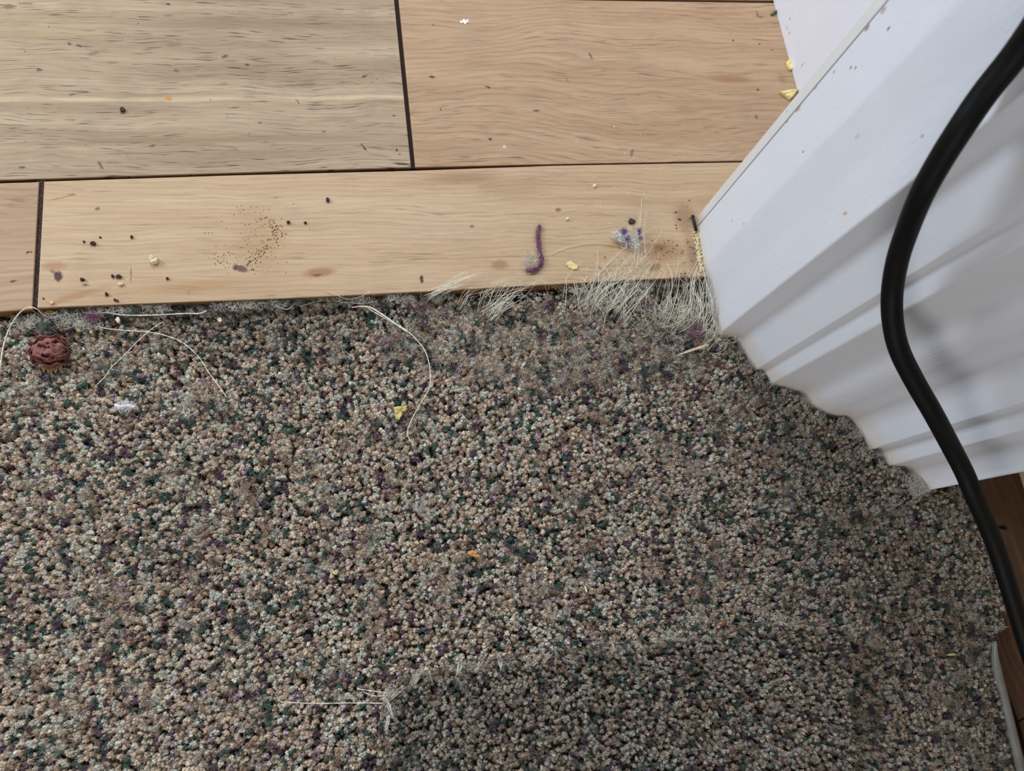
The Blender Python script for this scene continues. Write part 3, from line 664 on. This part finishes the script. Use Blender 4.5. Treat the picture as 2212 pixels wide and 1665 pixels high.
thread([(352, 695), (334, 706), (316, 720), (292, 742), (268, 768), (244, 790), (228, 812), (210, 830)], ZC + .0008, .00020, m_cream, label='pale thread running down to the left, crossing the curved one', hair=20)
thread([(760, 664), (786, 662), (808, 674), (845, 695), (876, 712), (902, 736), (920, 762), (929, 800), (927, 838), (908, 872), (890, 905), (880, 932), (884, 948), (894, 962)], ZC + .0006, .00022, m_cream, label='long pale thread arching down from the board edge in mid carpet', ply=3, hair=40)
thread([(776, 662), (800, 664), (830, 682), (858, 702), (880, 716)], ZC + .0012, .00030, m_pale, carpet, ply=4, hair=20)
thread([(648, 662), (680, 652), (710, 649), (745, 653), (790, 655), (816, 648)], ZC + .001, .00016, m_cream, carpet, ply=1)
thread([(596, 660), (616, 668), (630, 662), (650, 640)], ZC + .001, .00016, m_white, carpet, ply=3)
thread([(704, 628), (722, 634), (750, 646), (780, 640), (800, 628)], [0.0004, .0012, .001, .001, .0012], .00012, m_cream, carpet, ply=1)
thread([(1190, 548), (1215, 537), (1250, 528), (1290, 525), (1320, 528), (1358, 538)], .0010, .00010, m_pale, carpet, ply=1)
thread([(606, 1516), (680, 1519), (760, 1518), (850, 1519)], ZC + .002, .00020, m_cream, offcut, 'pale thread sticking out left of the offcut', 2)
thread([(772, 1488), (805, 1492), (845, 1498)], ZC + .002, .00018, m_pale, offcut, ply=2)
thread([(784, 1494), (812, 1503), (848, 1500)], ZC + .002, .00014, m_pale, offcut, ply=2)
T = Tubes()
for k in range(7):
    o_ = rg.uniform(-3, 3)
    T.add(spline([P(1468 + rg.uniform(-4, 4), 766 + o_ * .6, -.0035), P(1495, 756 + o_, -.003), P(1531 + rg.uniform(-5, 3), 745 + o_, -.0025)], 5), .00022, 4)
link('straw_wisp', T.mesh('straw_wisp'), fibre_mat('straw', lin(205, 188, 158)), label='stiff straw-coloured fibre bundle on the carpet left of the architrave foot', cat='fibre')

# purple yarn on the board
yp = [(1166, 486), (1163, 500), (1162, 514), (1164, 528), (1167, 545), (1170, 558), (1168, 568), (1162, 578), (1150, 584), (1137, 583)]
T = Tubes(); base = spline([P(a, b, .0013) for a, b in yp], 8)
for k in range(16):
    pts_ = []; ph = rg.uniform(0, 6.28); rr = rg.uniform(.0003, .0013)
    for i, p in enumerate(base):
        t = (base[min(i + 1, len(base) - 1)] - base[max(i - 1, 0)]).normalized(); nn = Vector((-t.y, t.x, 0))
        an = i * .16 + ph; w = min(1, .35 + i / 20, .35 + (len(base) - i) / 16)
        pts_.append(p + (nn * math.cos(an) + Vector((0, 0, .9)) * math.sin(an)) * rr * w + nn * .00028 * math.sin(i * .7 + ph))
    T.add(pts_, .00019, 4)
for _ in range(420):
    p0 = rg.choice(base); d = Vector((rg.gauss(0, 1), rg.gauss(0, 1), rg.uniform(0, .4))) * .0013; cv = Vector((rg.gauss(0, 1), rg.gauss(0, 1), 0)) * .0008
    T.add([p0, p0 + d * .5 + cv, p0 + d], .00006, 3)
link('yarn_strand', T.mesh('yarn_strand'), m_purple, label='fuzzy purple wool yarn curled like a J on the pale board', cat='yarn')
T = Tubes(); fuzz(T, 1146, 560, 30, 34, 120, .0036, .0012, .00005, .2)
link('fluff_ball', T.mesh('fluff'), m_grey, label='small grey fluff ball left of the purple yarn', cat='fluff')
lint = link('lint_clump', None, label='white and violet lint clump with fibres near the door lining on the board', cat='lint')
lc = P(1355, 513, 0); lint.location = lc
def under(o, par):
    o.parent = par; o.matrix_parent_inverse = Matrix.Translation(-par.location); return o
T = Tubes(); fuzz(T, 1352, 514, 36, 26, 170, .0036, .002, .00008, .6); fuzz(T, 1338, 508, 24, 22, 60, .003, .002, .00008, .6); fuzz(T, 1372, 528, 20, 16, 60, .003, .002, .00007, .6)
under(link('wisp', T.mesh('wisp'), m_white), lint)
T = Tubes(); fuzz(T, 1347, 500, 12, 10, 90, .0018, .0034, .00009, .5); fuzz(T, 1381, 500, 7, 14, 70, .0016, .0034, .00009, .5); fuzz(T, 1356, 517, 9, 7, 50, .0014, .0034, .00009, .5); fuzz(T, 1384, 514, 6, 6, 30, .0014, .0034, .00009, .5)
under(link('violet_fibres', T.mesh('violet'), fibre_mat('violet_fibre', lin(112, 92, 142))), lint)
T = Tubes(); fuzz(T, 270, 878, 36, 8, 120, .0026, -.0045, .00011, .2); T.add(spline([P(249, 874, -.0042), P(262, 879, -.004), P(278, 876, -.004), P(291, 880, -.0042)], 5), .0009, 6)
link('lint_tuft', T.mesh('lint'), m_white, label='small white lint tuft on the carpet below the dried flower', cat='lint')

# ------------------------------------------------------------------ dried flower
fc = P(111, 762, -.004)
flower = link('dried_flower', None, label='crumpled dried dark red flower head on the carpet near the left board edge', cat='flower'); flower.location = fc
tpet = NT('dried_petal'); pn = tpet.noise(tpet.pos(), 420, 4, .65)
pc = tpet.mix(tpet.rng(pn, .35, .7), lin(122, 76, 72), lin(156, 106, 96)); tpet.bump(tpet.noise(tpet.pos(), 500, 3, .6), .6, .0006); m_pet = tpet.out(pc, .75, .25)
tpd = plain('dried_petal_dark', lin(104, 62, 66), .8, .2, .25, 400, .5)
rp = random.Random(21)
def petal(cx_, cy_, wdt, dep, hgt, ang, zb_, mat, frill):
    """an upright crumpled petal: a curved wavy sheet standing round the heart"""
    vs, fs = [], []; nu, nv = 17, 6; ph = rp.uniform(0, 6)
    for side in (0, 1):
        for v in range(nv):
            b = v / (nv - 1)
            for u in range(nu):
                a = u / (nu - 1) * 2 - 1
                x = a * wdt * (.45 + .6 * b ** .6); y = dep * (1 - a * a) * (1 - .2 * b) + frill * b * math.sin(a * 7 + ph) + frill * .5 * b * math.sin(a * 13 + ph * 2)
                y += dep * .55 * b * b
                z = zb_ + hgt * b * (1 - .45 * a * a) + frill * .5 * b * math.sin(a * 9 + ph * 3) - (hgt * .32 * max(0, b - .75) * 4 * .5)
                y += side * .00035
                ca, sa = math.cos(ang), math.sin(ang)
                vs.append((cx_ + x * ca - y * sa, cy_ + x * sa + y * ca, z))
    m_ = nu * nv
    for v in range(nv - 1):
        for u in range(nu - 1):
            i = v * nu + u
            fs.append((i, i + 1, i + nu + 1, i + nu)); fs.append((m_ + i, m_ + i + nu, m_ + i + nu + 1, m_ + i + 1))
    rim = [v * nu for v in range(nv)] + [(nv - 1) * nu + u for u in range(1, nu)] + [v * nu + nu - 1 for v in range(nv - 2, -1, -1)] + [u for u in range(nu - 2, 0, -1)]
    for i in range(len(rim)):
        a_, b_ = rim[i], rim[(i + 1) % len(rim)]; fs.append((a_, b_, b_ + m_, a_ + m_)[::-1])
    return link('petal', mesh('petal', vs, fs), mat, flower)
# solid heart
bm = bmesh.new(); bmesh.ops.create_icosphere(bm, subdivisions=4, radius=1)
for v in bm.verts:
    n_ = mnoise.noise(v.co * 2.3 + Vector((3, 1, 7))); rid = abs(math.sin(v.co.y * 7 + 2.2 * mnoise.noise(v.co * 1.7) * 2 + v.co.x * .8))
    rid = rid ** .6; k = .84 + .14 * n_ + .20 * rid
    v.co = Vector((v.co.x * .0085 * k, v.co.y * .0072 * k, v.co.z * .0056 * (.8 + .1 * n_ + .5 * rid) + .0015))
link('heart', from_bm('heart', bm, True), m_pet, flower)
for (x, y, w, d, h, ang, zb_, fr_) in [(0, .0035, .0085, .0030, .0075, .05, -.001, .0007), (-.002, .0015, .0080, .0026, .0088, -.15, .0, .0009), (.0025, .0005, .0070, .0024, .0092, .25, .0, .0008), (-.001, -.0012, .0062, .0020, .0094, -.05, .001, .0008),
                                   (.001, -.0026, .0058, .0018, .0090, 3.2, .001, .0008), (.0, -.004, .0080, .0028, .0070, 3.05, -.001, .0008), (-.0055, -.001, .0056, .0026, .0075, 1.75, -.001, .0007), (.0058, -.001, .0054, .0026, .0075, -1.7, -.001, .0007),
                                   (.0035, -.0032, .0045, .0018, .0085, 3.6, .0, .0007), (-.0035, -.0030, .0045, .0018, .0084, 2.7, .0, .0007), (0, -.0018, .0028, .0012, .0098, 3.1, .001, .0005), (.004, .004, .005, .002, .006, -.6, -.001, .0006)]:
    petal(x, y, w, d, h, ang, zb_, m_pet if rp.random() < .6 else tpd, fr_)
T = Tubes()
for k in range(9):
    a = -1.57 + (k - 4) * .16; T.add(spline([Vector((math.cos(a) * .005, math.sin(a) * .006, -.002)), Vector((math.cos(a) * .007, math.sin(a) * .0085, -.001)), Vector((math.cos(a) * .0075 + rp.uniform(-.001, .001), math.sin(a) * .0108, -.0022))], 4), [.0006] * 4 + [.0005] * 3 + [.0002] * 2, 5)
link('calyx', T.mesh('calyx'), plain('calyx_straw', lin(176, 148, 108), .8), flower)

# ------------------------------------------------------------------ crumbs and flakes
def flake(px_pts, z, th, mat, name, label, cat, group=None, rough=.0005, seed=1, taper=.6, crumple=.4):
    rr = random.Random(seed); poly = [P(a, b, z) for a, b in px_pts]
    if poly_area(poly) < 0: poly = poly[::-1]
    c = sum(poly, Vector()) / len(poly)
    pp = []
    for i in range(len(poly)):
        a, b = poly[i], poly[(i + 1) % len(poly)]
        pp.append(a); pp.append(a.lerp(b, .5) + Vector((rr.uniform(-1, 1), rr.uniform(-1, 1), 0)) * rough * .5)
    n_ = len(pp); vs = []; fs = []
    rings = [(1.0, 0), (1.04, .5), (.9, 1.0), (.5, 1.1)]
    zo = [rr.uniform(0, crumple) * th for _ in range(n_)]
    for k, (s, h) in enumerate(rings):
        for i, p in enumerate(pp):
            q_ = c + (p - c) * s; vs.append((q_.x, q_.y, z + h * th + (zo[i] * (1 if h else 0))))
    vs.append((c.x, c.y, z + th * 1.0)); vs.append((c.x, c.y, z))
    for k in range(3):
        for i in range(n_): fs.append((k * n_ + i, k * n_ + (i + 1) % n_, (k + 1) * n_ + (i + 1) % n_, (k + 1) * n_ + i))
    for i in range(n_): fs.append((3 * n_ + i, 3 * n_ + (i + 1) % n_, 4 * n_)); fs.append(((i + 1) % n_, i, 4 * n_ + 1))
    return link(name, mesh(name, vs, fs, False), mat, label=label, cat=cat, group=group)
def blob_pts(x, y, w, h, n=7, seed=0, ang=0):
    rr = random.Random(seed); ca, sa = math.cos(math.radians(ang)), math.sin(math.radians(ang)); out = []
    for i in range(n):
        a = 2 * math.pi * i / n; k = rr.uniform(.75, 1.15); u, v = math.cos(a) * w / 2 * k, math.sin(a) * h / 2 * k
        out.append((x + u * ca - v * sa, y + u * sa + v * ca))
    return out
m_yel = plain('yellow_flake', lin(226, 206, 140), .6, .3, .12, 500, .4); m_crm = plain('cream_crumb', lin(228, 216, 180), .6, .3, .1, 500, .4); m_olv = plain('olive_yellow', lin(196, 182, 112), .7, .3, .2, 500, .4)
m_org = plain('orange_flake', lin(206, 150, 96), .6, .3, .15, 500, .4); m_dkc = plain('dark_crumb', lin(70, 52, 40), .8, .3, .35, 900, .6); m_blk = plain('black_crumb', lin(66, 58, 54), .7, .3, .3)
m_wht = plain('white_speck', lin(236, 234, 230), .5, .4, .05); m_grn = plain('green_bit', lin(76, 92, 70), .8)
flake([(1224, 568), (1232, 564), (1240, 570), (1248, 575), (1246, 582), (1239, 583), (1228, 578), (1224, 573)], 0, .0008, m_yel, 'yellow_flake', 'pale yellow flake lying flat on the board right of the purple yarn', 'flake', seed=2)
flake([(325, 556), (331, 553), (335, 560), (344, 561), (341, 569), (330, 571), (325, 565)], 0, .002, m_crm, 'cream_crumb', 'cream-coloured lumpy crumb on the pale board at left', 'crumb', seed=3, crumple=.6)
flake([(850, 881), (866, 879), (880, 876), (877, 886), (869, 890), (869, 897), (863, 907), (855, 904), (853, 892)], -.0052, .0010, m_olv, 'yellow_flake', 'yellow-green leaf flake lying on the carpet beside the long thread', 'flake', seed=4, crumple=1)
flake([(1010, 1191), (1020, 1188), (1028, 1193), (1038, 1202), (1030, 1205), (1020, 1202), (1012, 1198)], -.0052, .0010, m_org, 'orange_flake', 'orange-brown flake on the middle of the carpet', 'flake', seed=5, crumple=1)
flake(blob_pts(726, 1236, 11, 13, 7, 3), -.0055, .0022, m_yel, 'yellow_grain', 'small yellow grain on the lower carpet left of the orange flake', 'crumb', seed=6)
flake([(1696, 138), (1704, 131), (1711, 136), (1712, 152), (1704, 152)], .0001, .0016, m_yel, 'yellow_flake', 'pale yellow flake against the foot of the bright white wall', 'flake', seed=7)
flake([(1683, 201), (1700, 197), (1722, 196), (1712, 210), (1704, 217), (1694, 209)], .0001, .0018, m_yel, 'yellow_flake', 'larger yellow flake in the corner where wall and door lining meet', 'flake', seed=8)
flake([(1664, 32), (1672, 26), (1680, 22), (1681, 27), (1674, 30), (1668, 34)], .0001, .001, m_grn, 'green_bit', 'tiny dark green bit at the foot of the bright wall', 'crumb', seed=9)
flake([(2041, 1414), (2052, 1411), (2064, 1412), (2062, 1415), (2050, 1416)], -.0052, .0006, plain('straw_sliver', lin(220, 206, 150), .6), 'straw_sliver', 'thin straw sliver on the dark carpet at lower right', 'sliver', seed=10)
flake([(1262, 1265), (1265, 1266), (1268, 1279), (1266, 1280)], -.0052, .0005, m_wht, 'white_sliver', 'thin upright white sliver on the carpet above the offcut', 'sliver', seed=11)
flake([(994, 45), (999, 46), (1002, 40), (1006, 45), (1013, 40), (1011, 46), (1015, 49), (1008, 49), (1005, 54), (1001, 49), (996, 51)], .0, .0003, m_wht, 'paint_spot', 'star-shaped white paint spot on the warm plank at the top', 'paint spot', seed=12, rough=.0001)
flake(blob_pts(266, 238, 11, 10, 7, 5), 0, .0012, m_dkc, 'brown_crumb', 'dark reddish crumb on the grey-brown plank at upper left', 'crumb', seed=13)
# glossy seed
bm = bmesh.new(); bmesh.ops.create_uvsphere(bm, u_segments=20, v_segments=12, radius=1)
for v in bm.verts: v.co = Vector((v.co.x * .0031 * (1 - .18 * v.co.x), v.co.y * .0017, v.co.z * .0014))
sd = link('seed', from_bm('seed', bm, True), plain('seed_brown', lin(124, 82, 56), .25, .6, .25, 300), label='glossy brown seed lying above the edge of the offcut', cat='seed')
sd.location = P(1560, 1348, -.0045); sd.rotation_euler = (0.2, 0, math.radians(14))
bm = bmesh.new(); bmesh.ops.create_uvsphere(bm, u_segments=12, v_segments=8, radius=1)
for v in bm.verts: v.co = Vector((v.co.x * .0012 - .0023, v.co.y * .0012 - .0003, v.co.z * .0011))
link('husk', from_bm('husk', bm, True), m_crm, sd)
# dark crumbs scattered on the boards
CR = [(708, 433, 9, 9, 'black crumb alone on the pale board right of the grit patch', m_blk), (202, 527, 13, 9, 'ragged dark crumb on the pale board, second of a row of three', m_dkc), (182, 523, 5, 5, 'tiny dark crumb left of the ragged crumb on the pale board', m_dkc),
      (285, 513, 7, 7, 'small round dark crumb above the cream crumb', m_dkc), (179, 604, 11, 8, 'brown crumb right of the purple stain on the pale board', m_dkc), (244, 597, 8, 8, 'round brown crumb touching a purplish one on the pale board', m_dkc),
      (257, 598, 12, 8, 'purplish black crumb right of its round brown neighbour', m_blk), (362, 602, 7, 6, 'small brown crumb below the cream crumb', m_dkc), (231, 636, 8, 8, 'round grey-brown crumb close to the carpet edge at left', m_dkc),
      (249, 648, 6, 7, 'dark crumb right at the frayed edge at left', m_dkc), (623, 481, 9, 5, 'flat dark crumb above the grit patch', m_blk), (660, 482, 7, 5, 'thin dark crumb right of the grit patch', m_dkc), (217, 513, 5, 3, 'speck above the ragged dark crumb', m_dkc),
      (254, 650, 5, 5, 'last dark speck by the frayed edge at left', m_dkc), (1364, 479, 15, 12, 'dark curled scrap above the white and violet lint', m_blk), (94, 645, 4, 4, 'speck on the pale board beside the left joint', m_blk)]
for i, (x, y, w, h, lb, mt) in enumerate(CR):
    flake(blob_pts(x, y, w, h, 6, i + 40), 0, .0011 * min(1, w / 9), mt, 'crumb', lb, 'crumb', 'dark crumbs on the boards', seed=i, rough=.0003, crumple=.5)
for i, (x, y, w, h, mt, lb) in enumerate([(262, 614, 13, 8, m_crm, 'small cream flake below the purplish crumb'), (183, 613, 12, 3, m_crm, 'thin pale flake under the brown crumb'), (113, 655, 9, 6, m_crm, 'pale crumb at the frayed edge by the left joint'), (108, 676, 26, 12, m_olv, 'tan flake tucked in the fluff below the left joint'),
        (132, 668, 14, 10, m_olv, 'yellowish flake in the fluff right of the left joint'), (171, 714, 9, 8, m_yel, 'yellow grain in the grey fluff above the dried flower'), (198, 718, 7, 7, m_yel, 'second yellow grain right of the dried flower'), (256, 692, 11, 14, m_crm, 'pale husk on the carpet below the board edge thread'),
        (475, 692, 12, 9, m_crm, 'cream crumb on the soiled carpet below the green fluff'), (344, 766, 6, 7, m_wht, 'white bead-like speck below the crossing threads'), (420, 803, 5, 9, m_crm, 'cream speck left of the curved thread end'), (882, 643, 7, 7, m_wht, 'white grain on the carpet edge at centre'), (895, 661, 6, 6, m_wht, 'second white grain just below the carpet edge'),
        (1225, 473, 6, 5, m_wht, 'white grain on the pale board right of the yarn'), (1283, 402, 6, 6, m_wht, 'white grain below the long seam')]):
    z = 0 if y < 656 and x < 1300 and not (860 < x < 900 and y > 600) else -.005
    flake(blob_pts(x, y, w, h, 6, i + 90), z, .0011, mt, 'pale_crumb', lb, 'crumb', 'pale crumbs by the carpet edge', seed=i + 60, rough=.0003, crumple=.5)
# black sliver sticking out beside the door lining
T = Tubes(); T.add([P(1496, 465, .0008), P(1499.5, 480, .001), P(1504, 498, .001)], [.0009, .0010, .0010], 5)
link('black_sliver', T.mesh('black_sliver'), plain('black_plastic', lin(30, 28, 28), .6), label='short black sliver standing out at the foot of the door lining', cat='sliver')
# grit and dust (uncountable)
rd = random.Random(99)
def grains(name, lst, mat, label, cat, th=.6):
    vs, fs = [], []
    for (x, y, s, z) in lst:
        p = P(x, y, z); b = len(vs); s = s * PX / 2
        for (dx, dy, dz) in ((1, 0, .3), (.2, 1, .3), (-1, .2, .3), (-.2, -1, .3), (0, 0, 1.2), (0, 0, -.2)):
            k = rd.uniform(.7, 1.2); vs.append((p.x + dx * s * k, p.y + dy * s * k, p.z + dz * s * th))
        for i in range(4): fs.append((b + i, b + (i + 1) % 4, b + 4)); fs.append((b + (i + 1) % 4, b + i, b + 5))
    return link(name, mesh(name, vs, fs, False), mat, label=label, cat=cat, kind='stuff')
gl = []
for _ in range(130): gl.append((rd.gauss(555, 48), rd.gauss(505, 42), rd.uniform(1.4, 3.2), 0))
for _ in range(150):
    t_ = rd.random(); gl.append((570 + 26 * math.sin(t_ * 5) + rd.gauss(0, 9), 470 + t_ * 110 + rd.gauss(0, 5), rd.uniform(1.8, 4.2), 0))
for _ in range(30): gl.append((rd.uniform(460, 500), rd.uniform(545, 580), rd.uniform(2, 3.5), 0))
grains('grit', gl, plain('grit_brown', lin(126, 92, 58), .9), 'brown grit scattered in a patch on the pale board', 'grit')
dl = []
for _ in range(110): dl.append((rd.gauss(1360, 90), rd.gauss(440, 75), rd.uniform(1.2, 3.4), 0))
dl = [d for d in dl if d[0] < 1490 and d[1] < 590 and d[0] + d[1] < 1930]
for _ in range(70): dl.append((rd.uniform(0, 1480), rd.uniform(5, 600), rd.uniform(1, 2.4), 0))
grains('white_dust', dl, m_wht, 'fine white dust grains sprinkled over the boards near the architrave', 'dust')
pc_ = []
for _ in range(90):
    t_ = rd.random(); pc_.append((1501 + 17 * t_ + rd.uniform(-5, 4), 500 + 86 * t_ + rd.uniform(-4, 4), rd.uniform(3, 9), 0))
grains('plaster_crumbs', pc_, m_crm, 'cream plaster crumbs along the chipped foot of the architrave', 'crumbs', 1.2)
dl = [(rd.uniform(0, 2100), rd.uniform(700, 1640), rd.uniform(1.6, 3.2), -.0052) for _ in range(70)]
dl = [d for d in dl if inside(P(d[0], d[1], ZP).x, P(d[0], d[1], ZP).y, PL)]
grains('pile_dust', dl, m_wht, 'sparse bright dust grains caught in the carpet pile', 'dust')
dl = [(rd.gauss(1490, 22), rd.gauss(520, 60), rd.uniform(2, 5), 0) for _ in range(60)] + [(rd.gauss(1430, 26), rd.gauss(545, 16), rd.uniform(1.5, 4), 0) for _ in range(50)] + [(rd.uniform(100, 480), rd.uniform(600, 655), rd.uniform(2, 4.5), 0) for _ in range(34)] + [(rd.uniform(20, 860), rd.uniform(20, 350), rd.uniform(1.2, 3), 0) for _ in range(40)]
dl = [d for d in dl if d[0] < 1503 and d[1] < 596]
grains('dark_grit', dl, m_dkc, 'dark grit gathered beside the foot of the door lining', 'grit')

# ------------------------------------------------------------------ black cable
cab = [(2330, -80, 64), (2262, 20, 60), (2196, 115, 57), (2127, 202, 55), (2076, 276, 54), (2031, 347, 52.5), (1991, 420, 51), (1960, 496, 48.5), (1938, 565, 47), (1927, 635, 45.7), (1929, 698, 44.8), (1943, 757, 44), (1975, 822, 43), (2016, 893, 42),
       (2053, 962, 40.5), (2083, 1020, 39.3), (2103, 1068, 38.5), (2148, 1172, 37.3), (2187, 1291, 36.6), (2230, 1430, 36), (2290, 1620, 35.5), (2390, 1880, 34.2), (2560, 2200, 32.6)]
DIA = .0086
cpts = [PZ(a, b, F * DIA / w * k_) for (a, b, w), k_ in zip(cab, [.93, .935, .94, .945, .955, .965, .98, .995, 1.01, 1.02, 1.02, 1.02, 1.02, 1.02, 1.02, 1.01] + [1.0] * 7)]
T = Tubes(); cs = spline(cpts, 6); T.add(cs, DIA / 2, 24)
link('black_cable', T.mesh('black_cable'), plain('cable_rubber', lin(9, 10, 12), .55, .18, .2, 200, .1), label='thick black rubber cable hanging in front of the white architrave', cat='cable')
